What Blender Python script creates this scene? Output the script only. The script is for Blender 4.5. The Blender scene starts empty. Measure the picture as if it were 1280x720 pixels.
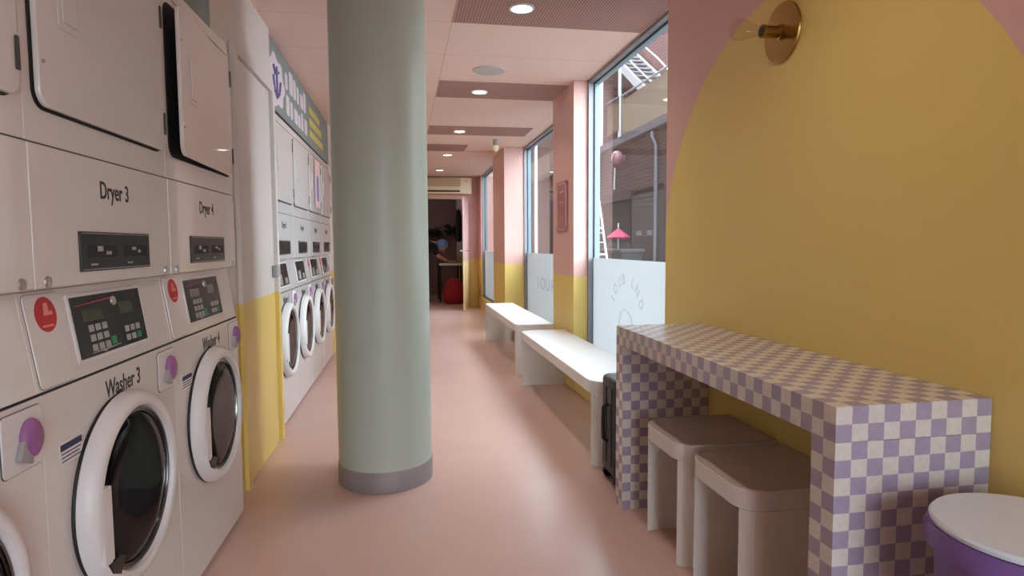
import bpy, bmesh, math, random
from mathutils import Vector, Matrix
random.seed(7)
C = bpy.context.scene.collection
PI = math.pi
ZC = 2.3635          # ceiling height
XR = 1.296           # corridor face of the right-hand wall
W = 0.683            # pitch of the stacked machines

# ------------------------------------------------------------------ materials
def lin(r, g, b):
    f = lambda v: (v/255/12.92) if v/255 <= .04045 else ((v/255+.055)/1.055)**2.4
    return (f(r), f(g), f(b), 1)

def mat(name, col, rough=.5, metal=0., coat=0., spec=.5, bump=0., bscale=40., vary=0., vscale=6.):
    m = bpy.data.materials.new(name); m.use_nodes = True
    nt = m.node_tree; b = nt.nodes['Principled BSDF']
    b.inputs['Base Color'].default_value = col
    b.inputs['Roughness'].default_value = rough
    b.inputs['Metallic'].default_value = metal
    b.inputs['Coat Weight'].default_value = coat
    b.inputs['Specular IOR Level'].default_value = spec
    tc = nt.nodes.new('ShaderNodeTexCoord')
    if vary > 0:
        n = nt.nodes.new('ShaderNodeTexNoise'); n.inputs['Scale'].default_value = vscale; n.inputs['Detail'].default_value = 4
        nt.links.new(tc.outputs['Object'], n.inputs['Vector'])
        mx = nt.nodes.new('ShaderNodeMix'); mx.data_type = 'RGBA'
        mx.inputs['A'].default_value = tuple(c*(1-vary) for c in col[:3])+(1,)
        mx.inputs['B'].default_value = tuple(min(1, c*(1+vary)) for c in col[:3])+(1,)
        nt.links.new(n.outputs['Fac'], mx.inputs['Factor'])
        nt.links.new(mx.outputs['Result'], b.inputs['Base Color'])
    if bump > 0:
        n = nt.nodes.new('ShaderNodeTexNoise'); n.inputs['Scale'].default_value = bscale
        nt.links.new(tc.outputs['Object'], n.inputs['Vector'])
        bp = nt.nodes.new('ShaderNodeBump'); bp.inputs['Strength'].default_value = bump; bp.inputs['Distance'].default_value = .002
        nt.links.new(n.outputs['Fac'], bp.inputs['Height'])
        nt.links.new(bp.outputs['Normal'], b.inputs['Normal'])
    return m

PINK = lin(214, 171, 160); YEL = lin(222, 195, 112); CEILC = lin(234, 206, 194)
M = {}
M['enamel'] = mat('white enamel', (.78, .765, .745, 1), .22, coat=.5)
M['plastic_white'] = mat('white plastic', (.80, .79, .79, 1), .35)
M['panel_black'] = mat('black glossy panel', (.010, .011, .012, 1), .3, spec=.3)
M['rubber'] = mat('black rubber', (.008, .008, .008, 1), .6)
M['drum_glass'] = mat('dark porthole glass', (.004, .004, .005, 1), .05, spec=.07)
M['steel'] = mat('brushed steel', (.52, .52, .53, 1), .3, metal=1.)
M['steel_dark'] = mat('dark chrome', (.22, .22, .23, 1), .22, metal=1.)
M['grey_plastic'] = mat('grey plastic', (.35, .34, .34, 1), .4)
M['key_grey'] = mat('grey keypad key', (.42, .42, .40, 1), .5)
M['key_green'] = mat('green keypad key', (.02, .30, .13, 1), .45)
M['lcd'] = mat('dull green display', (.035, .045, .018, 1), .2)
M['red'] = mat('red sticker', lin(190, 35, 40), .45)
M['palered'] = mat('pale print', lin(232, 150, 140), .5)
M['ink'] = mat('black lettering', (.015, .014, .016, 1), .5)
M['navy'] = mat('navy print', (.02, .025, .09, 1), .5)
M['paper'] = mat('white label', (.82, .82, .84, 1), .5)
M['purple'] = mat('purple sticker', lin(152, 96, 150), .4, vary=.18, vscale=40)
M['bulk'] = mat('white painted panel', (.72, .675, .64, 1), .38)
M['signgrey'] = mat('grey green sign', lin(128, 140, 138), .5)
M['signwhite'] = mat('sign white print', lin(225, 215, 222), .5)
M['signyellow'] = mat('sign yellow print', lin(205, 195, 110), .5)
M['signpurple'] = mat('sign purple print', lin(95, 80, 130), .5)
M['column'] = mat('pale sage paint', lin(181, 192, 182), .40, bump=.05, bscale=60)
M['band'] = mat('grey column band', lin(140, 130, 133), .45)
M['benchwhite'] = mat('white laminate', (.80, .79, .775, 1), .32)
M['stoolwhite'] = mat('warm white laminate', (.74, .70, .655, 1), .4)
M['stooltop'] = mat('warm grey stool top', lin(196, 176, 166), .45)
M['alu'] = mat('pale aluminium', lin(118, 142, 150), .35, metal=.2)
M['alu_dark'] = mat('grey aluminium', lin(138, 140, 146), .4, metal=.25)
M['gasket'] = mat('black gasket', (.01, .01, .012, 1), .6)
M['brass'] = mat('aged brass', lin(158, 122, 64), .30, metal=1., vary=.1)
M['brass_dark'] = mat('dark socket', (.03, .02, .015, 1), .5)
M['ac'] = mat('cream plastic', lin(232, 214, 180), .45)
M['ac_grille'] = mat('beige grille', lin(172, 148, 112), .6)
M['purpleplastic'] = mat('purple plastic', lin(118, 84, 146), .3, vary=.12, vscale=9)
M['lid'] = mat('white lid', (.72, .79, .84, 1), .3)  # bluish daylight reflection mixed into the white base colour
M['case'] = mat('black suitcase shell', (.008, .008, .009, 1), .45)
M['beanbag'] = mat('red fabric', lin(140, 12, 28), .8, bump=.3, bscale=30)
M['jacket'] = mat('black cloth', (.008, .008, .01, 1), .9)
M['denim'] = mat('dark clothing', (.018, .024, .030, 1), .9)
M['skin'] = mat('skin', lin(205, 150, 130), .55)
M['bluecap'] = mat('pale blue fabric', lin(120, 160, 215), .8)
M['tableblack'] = mat('black table top', (.012, .012, .013, 1), .5)
M['tablegrey'] = mat('grey table edge', lin(190, 195, 190), .5)
M['leaf'] = mat('dark green leaf', (.015, .05, .018, 1), .5, vary=.4)
M['speaker'] = mat('grey speaker cloth', lin(188, 180, 176), .8)
M['plaque'] = mat('mauve acrylic', lin(165, 112, 112), .25)
M['plaqueline'] = mat('pale engraved line', lin(210, 165, 160), .4)
M['posterpink'] = mat('pink poster paper', lin(232, 196, 196), .6)
M['posterblue'] = mat('blue grey print', lin(130, 135, 170), .6)
M['asphalt'] = mat('lane asphalt', lin(120, 116, 114), .9, vary=.15)
M['cream'] = mat('cream panel', lin(168, 154, 130), .7, vary=.04)
M['tan'] = mat('tan panel', lin(136, 117, 92), .7)
M['ledge'] = mat('blue grey concrete', lin(120, 118, 126), .8, vary=.08)
M['whitemetal'] = mat('white painted metal', lin(225, 232, 236), .45)
M['greymetal'] = mat('grey rail metal', lin(150, 150, 152), .5)
M['shutter'] = mat('dark roller shutter', lin(92, 88, 88), .6)
M['opening_shade'] = mat('shop opening shade', lin(52, 46, 46), .8)  # dark tone for the shade inside the opening
M['lintel'] = mat('dark lintel', lin(78, 68, 72), .8)
M['umbrella'] = mat('pink cloth', lin(190, 60, 100), .7)
M['bins'] = mat('grey green bin plastic', lin(66, 74, 76), .6)
M['floodglass'] = mat('rusty pink lamp', lin(165, 125, 130), .35)
M['roomdark'] = mat('pink wall darkened for dim room', lin(126, 98, 95), .7)  # pink paint darkened, the room's dimness put into the colour
M['hinge'] = mat('dark hinge', (.05, .045, .042, 1), .4)
M['edge_white'] = mat('white edge', (.8, .8, .8, 1), .4)

def node_mat(name):
    m = bpy.data.materials.new(name); m.use_nodes = True
    nt = m.node_tree
    return m, nt, nt.nodes['Principled BSDF'], nt.nodes.new

def split_paint(name, z0, low=YEL, high=PINK, rough=.42):
    """paint with a colour change at a height (a real two-tone paint job), in world metres"""
    m, nt, b, N = node_mat(name)
    g = N('ShaderNodeNewGeometry'); s = N('ShaderNodeSeparateXYZ'); nt.links.new(g.outputs['Position'], s.inputs[0])
    c = N('ShaderNodeMath'); c.operation = 'GREATER_THAN'; c.inputs[1].default_value = z0; nt.links.new(s.outputs['Z'], c.inputs[0])
    x = N('ShaderNodeMix'); x.data_type = 'RGBA'; x.inputs['A'].default_value = low; x.inputs['B'].default_value = high
    nt.links.new(c.outputs[0], x.inputs['Factor']); nt.links.new(x.outputs['Result'], b.inputs['Base Color'])
    b.inputs['Roughness'].default_value = rough
    return m
M['pillar'] = split_paint('pink over yellow paint', .884)
M['endwall'] = split_paint('pink over yellow end wall', .884)
M['leftpanel'] = split_paint('white over yellow paint', .87, YEL, (.72, .675, .64, 1), .32)
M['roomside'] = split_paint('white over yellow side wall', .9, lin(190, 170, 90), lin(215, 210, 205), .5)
M['doorleaf'] = split_paint('pink over cream door paint', .86, lin(240, 210, 160), lin(228, 186, 182), .4)

# the near right wall: pink with a big yellow arch painted on it
m, nt, b, N = node_mat('pink wall with yellow arch'); M['archwall'] = m
g = N('ShaderNodeNewGeometry'); s = N('ShaderNodeSeparateXYZ'); nt.links.new(g.outputs['Position'], s.inputs[0])
def mth(op, a, bb):
    n = N('ShaderNodeMath'); n.operation = op
    for i, v in enumerate((a, bb)):
        if v is None: continue
        if isinstance(v, (int, float)): n.inputs[i].default_value = v
        else: nt.links.new(v, n.inputs[i])
    return n.outputs[0]
dy = mth('SUBTRACT', s.outputs['Y'], 1.957)
dz = mth('MAXIMUM', mth('SUBTRACT', s.outputs['Z'], 1.047), 0.)
d = mth('SQRT', mth('ADD', mth('MULTIPLY', dy, dy), mth('MULTIPLY', dz, dz)), None)
ins = mth('LESS_THAN', d, .960)
x = N('ShaderNodeMix'); x.data_type = 'RGBA'; x.inputs['A'].default_value = PINK; x.inputs['B'].default_value = YEL
nt.links.new(ins, x.inputs['Factor']); nt.links.new(x.outputs['Result'], b.inputs['Base Color'])
b.inputs['Roughness'].default_value = .45

# floor: glossy pink resin
m, nt, b, N = node_mat('pink resin floor'); M['floor'] = m
tc = N('ShaderNodeTexCoord'); n = N('ShaderNodeTexNoise'); n.inputs['Scale'].default_value = 1.6; n.inputs['Detail'].default_value = 5
nt.links.new(tc.outputs['Object'], n.inputs['Vector'])
x = N('ShaderNodeMix'); x.data_type = 'RGBA'; x.inputs['A'].default_value = lin(198, 163, 151); x.inputs['B'].default_value = lin(211, 177, 165)
nt.links.new(n.outputs['Fac'], x.inputs['Factor']); nt.links.new(x.outputs['Result'], b.inputs['Base Color'])
b.inputs['Roughness'].default_value = .27; b.inputs['Specular IOR Level'].default_value = .5

# ceiling: pink tiles with faint joints
m, nt, b, N = node_mat('pink ceiling tiles'); M['ceiling'] = m
g = N('ShaderNodeNewGeometry'); s = N('ShaderNodeSeparateXYZ'); nt.links.new(g.outputs['Position'], s.inputs[0])
def joint(sock, off, pitch, w):
    a = mth('DIVIDE', mth('SUBTRACT', sock, off), pitch)
    f = mth('FRACT', a, None)
    return mth('LESS_THAN', f, w/pitch)
jy = joint(s.outputs['Y'], 3.506-5*.5867, .5867, .007)
jx = joint(s.outputs['X'], .292-3*1.1, 1.1, .007)
j = mth('MAXIMUM', jy, jx)
x = N('ShaderNodeMix'); x.data_type = 'RGBA'; x.inputs['A'].default_value = CEILC; x.inputs['B'].default_value = lin(214, 180, 166)
nt.links.new(j, x.inputs['Factor']); nt.links.new(x.outputs['Result'], b.inputs['Base Color']); b.inputs['Roughness'].default_value = .7

# perforated strips: brown board with a fine grid of holes
m, nt, b, N = node_mat('perforated brown board'); M['perf'] = m
g = N('ShaderNodeNewGeometry'); s = N('ShaderNodeSeparateXYZ'); nt.links.new(g.outputs['Position'], s.inputs[0])
def cell(sock, p):
    f = mth('FRACT', mth('DIVIDE', mth('ADD', sock, 50), p), None)
    return mth('SUBTRACT', f, .5)
cx, cy_ = cell(s.outputs['X'], .016), cell(s.outputs['Y'], .016)
hole = mth('LESS_THAN', mth('ADD', mth('MULTIPLY', cx, cx), mth('MULTIPLY', cy_, cy_)), .085)
x = N('ShaderNodeMix'); x.data_type = 'RGBA'; x.inputs['A'].default_value = lin(176, 136, 126); x.inputs['B'].default_value = lin(84, 58, 54)
nt.links.new(hole, x.inputs['Factor']); nt.links.new(x.outputs['Result'], b.inputs['Base Color']); b.inputs['Roughness'].default_value = .7

# checker laminate
T = .03912
m, nt, b, N = node_mat('lavender and cream check laminate'); M['check'] = m
tc = N('ShaderNodeTexCoord'); s = N('ShaderNodeSeparateXYZ'); nt.links.new(tc.outputs['Object'], s.inputs[0])
fl = []
for k in 'XYZ':
    v = mth('ADD', mth('MULTIPLY', s.outputs[k], .9995/T), .004)
    fl.append(mth('FLOOR', v, None))
par = mth('FLOORED_MODULO', mth('ADD', mth('ADD', fl[0], fl[1]), fl[2]), 2.) if False else mth('PINGPONG', mth('ADD', mth('ADD', fl[0], fl[1]), fl[2]), 1.)
nz = N('ShaderNodeTexNoise'); nz.inputs['Scale'].default_value = 60; nt.links.new(tc.outputs['Object'], nz.inputs['Vector'])
x = N('ShaderNodeMix'); x.data_type = 'RGBA'; x.inputs['A'].default_value = lin(172, 158, 178); x.inputs['B'].default_value = lin(226, 218, 208)
nt.links.new(par, x.inputs['Factor'])
x2 = N('ShaderNodeMix'); x2.data_type = 'RGBA'; x2.blend_type = 'MULTIPLY'; x2.inputs['Factor'].default_value = .25
nt.links.new(x.outputs['Result'], x2.inputs['A']); nt.links.new(nz.outputs['Fac'], x2.inputs['B'])
nt.links.new(x2.outputs['Result'], b.inputs['Base Color']); b.inputs['Roughness'].default_value = .2

# brick
def brick(name, c1, c2, mo, sc=1.):
    m, nt, b, N = node_mat(name)
    g = N('ShaderNodeNewGeometry'); s = N('ShaderNodeSeparateXYZ'); nt.links.new(g.outputs['Position'], s.inputs[0])
    c = N('ShaderNodeCombineXYZ')
    ad = N('ShaderNodeMath'); ad.operation = 'ADD'; nt.links.new(s.outputs['X'], ad.inputs[0]); nt.links.new(s.outputs['Y'], ad.inputs[1])
    nt.links.new(ad.outputs[0], c.inputs[0]); nt.links.new(s.outputs['Z'], c.inputs[1])
    t = N('ShaderNodeTexBrick'); t.inputs['Scale'].default_value = 1
    t.inputs['Brick Width'].default_value = .24*sc; t.inputs['Row Height'].default_value = .085*sc; t.inputs['Mortar Size'].default_value = .009*sc
    t.inputs['Color1'].default_value = c1; t.inputs['Color2'].default_value = c2; t.inputs['Mortar'].default_value = mo
    nt.links.new(c.outputs[0], t.inputs['Vector']); nt.links.new(t.outputs['Color'], b.inputs['Base Color'])
    b.inputs['Roughness'].default_value = .85
    return m
M['brick_low'] = brick('brown brick', lin(104, 80, 77), lin(86, 66, 66), lin(118, 106, 104))
M['brick_up'] = brick('pink red brick', lin(138, 90, 88), lin(122, 78, 78), lin(155, 138, 134))

# glass and frosted film
def thin_glass(name, tint=(1, 1, 1, 1), refl=1.):
    m = bpy.data.materials.new(name); m.use_nodes = True; nt = m.node_tree; nt.nodes.clear()
    o = nt.nodes.new('ShaderNodeOutputMaterial'); t = nt.nodes.new('ShaderNodeBsdfTransparent'); t.inputs[0].default_value = tint
    g = nt.nodes.new('ShaderNodeBsdfGlossy'); g.inputs['Roughness'].default_value = .01
    f = nt.nodes.new('ShaderNodeLayerWeight'); f.inputs[0].default_value = .5
    pw = nt.nodes.new('ShaderNodeMath'); pw.operation = 'POWER'; pw.inputs[1].default_value = 5
    ml = nt.nodes.new('ShaderNodeMath'); ml.operation = 'MULTIPLY_ADD'; ml.inputs[1].default_value = .92; ml.inputs[2].default_value = .04
    nt.links.new(f.outputs['Facing'], pw.inputs[0]); nt.links.new(pw.outputs[0], ml.inputs[0])
    mx = nt.nodes.new('ShaderNodeMixShader')
    nt.links.new(ml.outputs[0], mx.inputs[0]); nt.links.new(t.outputs[0], mx.inputs[1]); nt.links.new(g.outputs[0], mx.inputs[2])
    nt.links.new(mx.outputs[0], o.inputs[0])
    return m
M['glass'] = thin_glass('window glass', (.95, .97, .97, 1))
M['bulbglass'] = thin_glass('clear bulb glass', (.97, .95, .9, 1))
m = bpy.data.materials.new('frosted film'); m.use_nodes = True; nt = m.node_tree; nt.nodes.clear(); M['film'] = m
o = nt.nodes.new('ShaderNodeOutputMaterial'); t = nt.nodes.new('ShaderNodeBsdfTranslucent'); t.inputs[0].default_value = (.66, .675, .68, 1)
d_ = nt.nodes.new('ShaderNodeBsdfDiffuse'); d_.inputs[0].default_value = (.85, .85, .85, 1)
mx = nt.nodes.new('ShaderNodeMixShader'); mx.inputs[0].default_value = .35
nt.links.new(t.outputs[0], mx.inputs[1]); nt.links.new(d_.outputs[0], mx.inputs[2]); nt.links.new(mx.outputs[0], o.inputs[0])
m = bpy.data.materials.new('pale film print'); m.use_nodes = True; nt = m.node_tree; nt.nodes.clear(); M['decal'] = m
o = nt.nodes.new('ShaderNodeOutputMaterial'); t = nt.nodes.new('ShaderNodeBsdfTransparent'); t.inputs[0].default_value = (.93, .89, .91, 1)
nt.links.new(t.outputs[0], o.inputs[0])

def emit(name, col, s):
    m = bpy.data.materials.new(name); m.use_nodes = True; b = m.node_tree.nodes['Principled BSDF']
    b.inputs['Base Color'].default_value = (.9, .9, .9, 1)
    b.inputs['Emission Color'].default_value = col; b.inputs['Emission Strength'].default_value = s
    return m
M['lamp'] = emit('lit diffuser', (1, .92, .82, 1), 9)

# ------------------------------------------------------------------ mesh helpers
def bm_():
    return bmesh.new()

def box(bm, x0, x1, y0, y1, z0, z1, bev=0., seg=2):
    t = bmesh.new()
    vs = [t.verts.new((x, y, z)) for x in (x0, x1) for y in (y0, y1) for z in (z0, z1)]
    for f in ((0, 1, 3, 2), (4, 6, 7, 5), (0, 4, 5, 1), (2, 3, 7, 6), (0, 2, 6, 4), (1, 5, 7, 3)):
        t.faces.new([vs[i] for i in f])
    if bev > 0:
        bmesh.ops.bevel(t, geom=t.edges[:], offset=bev, segments=seg, profile=.5, affect='EDGES')
    merge(bm, t); return bm

def merge(bm, t, mtx=None):
    if mtx is not None: t.transform(mtx)
    mp = {}
    for v in t.verts: mp[v] = bm.verts.new(v.co)
    for f in t.faces:
        try: bm.faces.new([mp[v] for v in f.verts])
        except ValueError: pass
    t.free()

def tube(bm, p0, p1, r0, r1=None, n=12, cap=True):
    r1 = r0 if r1 is None else r1
    p0, p1 = Vector(p0), Vector(p1); ax = (p1-p0).normalized()
    u = ax.orthogonal().normalized(); v = ax.cross(u)
    A = [bm.verts.new(p0+r0*(math.cos(2*PI*i/n)*u+math.sin(2*PI*i/n)*v)) for i in range(n)]
    B = [bm.verts.new(p1+r1*(math.cos(2*PI*i/n)*u+math.sin(2*PI*i/n)*v)) for i in range(n)]
    for i in range(n): bm.faces.new((A[i], A[(i+1) % n], B[(i+1) % n], B[i]))
    if cap: bm.faces.new(A[::-1]); bm.faces.new(B)
    return bm

def path(bm, pts, r, n=10):
    """one continuous tube through the points"""
    pts = [Vector(p) for p in pts]; rings = []
    u = None
    for i, p in enumerate(pts):
        a = (pts[min(i+1, len(pts)-1)]-pts[max(i-1, 0)]).normalized()
        u = (u - a*u.dot(a)).normalized() if u is not None else a.orthogonal().normalized()
        v = a.cross(u)
        rings.append([bm.verts.new(p+r*(math.cos(2*PI*k/n)*u+math.sin(2*PI*k/n)*v)) for k in range(n)])
    for A, B in zip(rings, rings[1:]):
        for k in range(n): bm.faces.new((A[k], A[(k+1) % n], B[(k+1) % n], B[k]))
    bm.faces.new(rings[0][::-1]); bm.faces.new(rings[-1])
    return bm

def lathe(bm, prof, axis='z', n=48, origin=(0, 0, 0), sq=(1, 1)):
    """prof: list of (radius, height); axis z or x"""
    o = Vector(origin); rings = []
    for r, h in prof:
        if r < 1e-6:
            p = Vector((0, 0, h)) if axis == 'z' else Vector((h, 0, 0))
            rings.append([bm.verts.new(o+p)]); continue
        ring = []
        for k in range(n):
            a = 2*PI*k/n; c, s = r*math.cos(a)*sq[0], r*math.sin(a)*sq[1]
            ring.append(bm.verts.new(o+(Vector((c, s, h)) if axis == 'z' else Vector((h, c, s)))))
        rings.append(ring)
    for A, B in zip(rings, rings[1:]):
        for k in range(n):
            a0, a1 = A[k % len(A)], A[(k+1) % len(A)]; b0, b1 = B[k % len(B)], B[(k+1) % len(B)]
            vs = []
            for v in (a0, a1, b1, b0):
                if v not in vs: vs.append(v)
            if len(vs) > 2: bm.faces.new(vs)
    return bm

def prism(bm, pts, z0, z1, axis='z', bev=0.):
    t = bmesh.new()
    if axis == 'z': mk = lambda p, h: (p[0], p[1], h)
    elif axis == 'x': mk = lambda p, h: (h, p[0], p[1])
    else: mk = lambda p, h: (p[0], h, p[1])
    A = [t.verts.new(mk(p, z0)) for p in pts]; B = [t.verts.new(mk(p, z1)) for p in pts]
    n = len(pts)
    t.faces.new(A[::-1]); t.faces.new(B)
    for i in range(n): t.faces.new((A[i], A[(i+1) % n], B[(i+1) % n], B[i]))
    bmesh.ops.recalc_face_normals(t, faces=t.faces[:])
    if bev > 0:
        es = [e for e in t.edges if len(e.link_faces) == 2 and e.calc_face_angle(0) > .6]
        bmesh.ops.bevel(t, geom=es, offset=bev, segments=2, profile=.5, affect='EDGES')
    merge(bm, t); return bm

def rrect(x0, x1, y0, y1, r, corners=(1, 1, 1, 1), n=6):
    """corners in order (x0,y0) (x1,y0) (x1,y1) (x0,y1)"""
    out = []
    for (cx, cy, a0, on, px, py) in ((x0+r, y0+r, PI, corners[0], x0, y0), (x1-r, y0+r, 1.5*PI, corners[1], x1, y0),
                                     (x1-r, y1-r, 0, corners[2], x1, y1), (x0+r, y1-r, .5*PI, corners[3], x0, y1)):
        if on: out += [(cx+r*math.cos(a0+i*PI/2/n), cy+r*math.sin(a0+i*PI/2/n)) for i in range(n+1)]
        else: out.append((px, py))
    return out

def clip(pts, keep):
    """Sutherland-Hodgman against y<=v or y>=v"""
    sgn, v = keep; out = []
    for i in range(len(pts)):
        a, b_ = pts[i-1], pts[i]; da, db = sgn*(a[1]-v), sgn*(b_[1]-v)
        if (da >= 0) != (db >= 0):
            t = da/(da-db); out.append((a[0]+t*(b_[0]-a[0]), a[1]+t*(b_[1]-a[1])))
        if db >= 0: out.append(b_)
    return out

MESH = {}
def obj(name, bm, m, parent=None, smooth=False, key=None, loc=None, rot=None):
    """one bmesh -> ONE mesh object; key shares mesh data between repeats"""
    if key is not None and key in MESH:
        me = MESH[key]
        if bm is not None: bm.free()
    else:
        me = bpy.data.meshes.new(name)
        bmesh.ops.recalc_face_normals(bm, faces=bm.faces[:])
        if smooth:
            for f in bm.faces: f.smooth = True
            for e in bm.edges:
                if len(e.link_faces) == 2 and e.calc_face_angle(0) > .7: e.smooth = False
        bm.to_mesh(me); bm.free()
        me.materials.append(M[m] if isinstance(m, str) else m)
        if key is not None: MESH[key] = me
    o = bpy.data.objects.new(name, me); C.objects.link(o)
    if parent is not None: o.parent = parent
    if loc is not None: o.location = loc
    if rot is not None: o.rotation_euler = rot
    return o

def tag(o, label, cat, group=None):
    o['label'] = label; o['category'] = cat
    if group: o['group'] = group
    return o

def thing(name, label, cat, loc=(0, 0, 0), rotz=0, group=None):
    o = bpy.data.objects.new(name, None); C.objects.link(o); o.empty_display_size = .1
    o.location = loc; o.rotation_euler = (0, 0, rotz)
    return tag(o, label, cat, group)

def struct(name, bm, m, smooth=False):
    o = obj(name, bm, m, smooth=smooth); o['kind'] = 'structure'; return o

def text_obj(body, size, m, parent, loc, facing='+x', name='lettering', xs=1., key=None, ex=.0006, shear=0.):
    cu = bpy.data.curves.new('t', 'FONT'); cu.body = body; cu.size = size; cu.extrude = ex; cu.align_x = 'CENTER'; cu.shear = shear
    cu.offset = size*.012
    to = bpy.data.objects.new('t', cu); C.objects.link(to)
    dg = bpy.context.evaluated_depsgraph_get()
    me = bpy.data.meshes.new_from_object(to.evaluated_get(dg))
    bpy.data.objects.remove(to); bpy.data.curves.remove(cu)
    R = {'+x': Matrix(((0, 0, 1), (1, 0, 0), (0, 1, 0))), '-x': Matrix(((0, 0, -1), (-1, 0, 0), (0, 1, 0)))}[facing]
    me.transform(R.to_4x4() @ Matrix.Diagonal((xs, 1, 1, 1)))
    me.materials.clear(); me.materials.append(M[m])
    o = bpy.data.objects.new(name, me); C.objects.link(o); o.parent = parent; o.location = loc
    return o

# ------------------------------------------------------------------ setting: room shell
b = bm_(); box(b, -1.6, 1.70, -2.2, 15.2, -.06, 0); struct('floor', b, 'floor')
b = bm_(); prism(b, [(-1.6, -2.2), (1.445, -2.2), (1.445, 5.20), (1.60, 5.20), (1.60, 8.0), (1.46, 8.0), (1.46, 11.4), (-1.6, 11.4)], ZC, ZC+.08); struct('ceiling', b, 'ceiling')
b = bm_(); box(b, XR, 1.70, -2.2, 2.904, 0, ZC); struct('wall_right', b, 'archwall')
b = bm_(); box(b, XR, 1.492, 4.583, 5.235, 0, ZC); box(b, 1.492, 1.66, 5.10, 5.235, 0, ZC); struct('wall_right', b, 'pillar')
b = bm_(); box(b, XR, 1.64, 7.811, 8.79, 0, ZC); struct('wall_right', b, 'pillar')
b = bm_(); box(b, 1.392, 1.51, 10.95, 11.4, 0, ZC); struct('wall_right', b, 'pillar')

b = bm_(); box(b, -8, 1.50, -2.3, 15.5, ZC+.45, 16); struct('wall_sky_block', b, 'brick_low')  # unseen storey added to keep sky light off the lane
b = bm_(); box(b, -8, 1.50, 15.6, 45, -.1, 16); struct('wall_sky_block', b, 'brick_low')  # unseen wall added to shade the far end of the lane
b = bm_(); box(b, 1.445, 1.50, -2.3, 15, ZC+.082, ZC+.449); struct('wall_lintel', b, 'alu_dark')
# windows on the right between the pillars
def window(n, y0, y1, xg, x0, sill=.2, film=1.029, deep=True):
    fr = bm_()
    obj_ = None
    b = bm_(); box(b, x0, xg+.05, y0, y1, 0, sill)          # painted plinth under the glass
    pl = obj('window_%d' % n, b, 'pillar'); pl['kind'] = 'structure'
    # outer aluminium frame, one ring
    def ring(ya, yb, za, zb, xa, xb, t):
        r = bm_()
        o_ = [(ya, za), (yb, za), (yb, zb), (ya, zb)]; i_ = [(ya+t, za+t), (yb-t, za+t), (yb-t, zb-t), (ya+t, zb-t)]
        V = [[r.verts.new((xx, p[0], p[1])) for p in L] for xx in (xa, xb) for L in (o_, i_)]
        for k in range(4):
            q = (k+1) % 4
            r.faces.new((V[0][k], V[0][q], V[1][q], V[1][k])); r.faces.new((V[2][k], V[3][k], V[3][q], V[2][q]))
            r.faces.new((V[0][k], V[2][k], V[2][q], V[0][q])); r.faces.new((V[1][k], V[1][q], V[3][q], V[3][k]))
        return r
    f = obj('window_frame', ring(y0, y1, sill, ZC, xg-.042, xg-.004, .022), 'alu_dark', pl)
    g = obj('gasket', ring(y0+.004, y1-.004, sill+.004, ZC-.004, xg-.004, xg+.006, .024), 'gasket', f)
    f2 = obj('outer_frame', ring(y0, y1, sill, ZC, xg+.006, xg+.045, .03), 'alu', pl)
    b = bm_(); box(b, xg-.001, xg+.004, y0+.01, y1-.01, sill+.01, ZC-.01); obj('glass_pane', b, 'glass', pl)
    b = bm_(); box(b, xg-.004, xg-.0015, y0+.022, y1-.022, sill+.022, film)
    fo = obj('frosted_film', b, 'film', pl); fo['label'] = 'white frosted film on the lower pane'
    return fo
f1 = window(1, 2.904, 4.583, 1.449, 1.30)
f2 = window(2, 5.235, 7.811, 1.592, 1.30)
f3 = window(3, 8.79, 10.95, 1.46, 1.36)
# faint arc of reversed letters and outline of a shape on the film of the nearest window
yc, zc = 3.84, .66
for i, (ch, a) in enumerate([('I', 157), ('O', 137), ('U', 116), ('B', 100), ('L', 66), ('N', 47), ('D', 24)]):
    a = math.radians(180-a)
    o = text_obj(ch, .10, 'decal', f1, (1.4428, yc+.25*math.cos(a), zc+.21*math.sin(a)), '-x', 'film_letter', .9)
    o.rotation_euler = (a-PI/2, 0, 0)
b = bm_()
pts = [(1.4425, yc+.11, .50), (1.4425, yc+.125, .60), (1.4425, yc+.10, .665), (1.4425, yc+.04, .70), (1.4425, yc-.03, .69), (1.4425, yc-.09, .665), (1.4425, yc-.115, .60), (1.4425, yc-.125, .52)]
path(b, pts, .006, 6); obj('film_outline', b, 'decal', f1)
for i, ch in enumerate('IOUR D'):
    if ch != ' ': text_obj(ch, .19, 'decal', f2, (1.5862, 7.15-.115*i*2.1, .62), '-x', 'film_letter', 1.6)

# left side: every wall stands a little skew to the corridor
NEAR = (-.739, .0222); DOOR = (-.790, .018); FAR = (-.781, .010)
LX = lambda L, y: L[0]+L[1]*y
def slab(L, y0, y1, z0, z1, x_back, off=0., bev=0.):
    b = bm_()
    prism(b, [(LX(L, y0)+off, y0), (x_back, y0), (x_back, y1), (LX(L, y1)+off, y1)], z0, z1, bev=bev); return b
struct('wall_left', slab(DOOR, 2.715, 3.775, 0, ZC, -1.52), 'leftpanel')
struct('wall_left', slab(FAR, 6.535, 11.4, 0, ZC, -1.52), 'leftpanel')
b = bm_(); box(b, -1.6, -1.52, -2.2, 11.4, 0, ZC); struct('wall_left', b, 'bulk')

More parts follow.
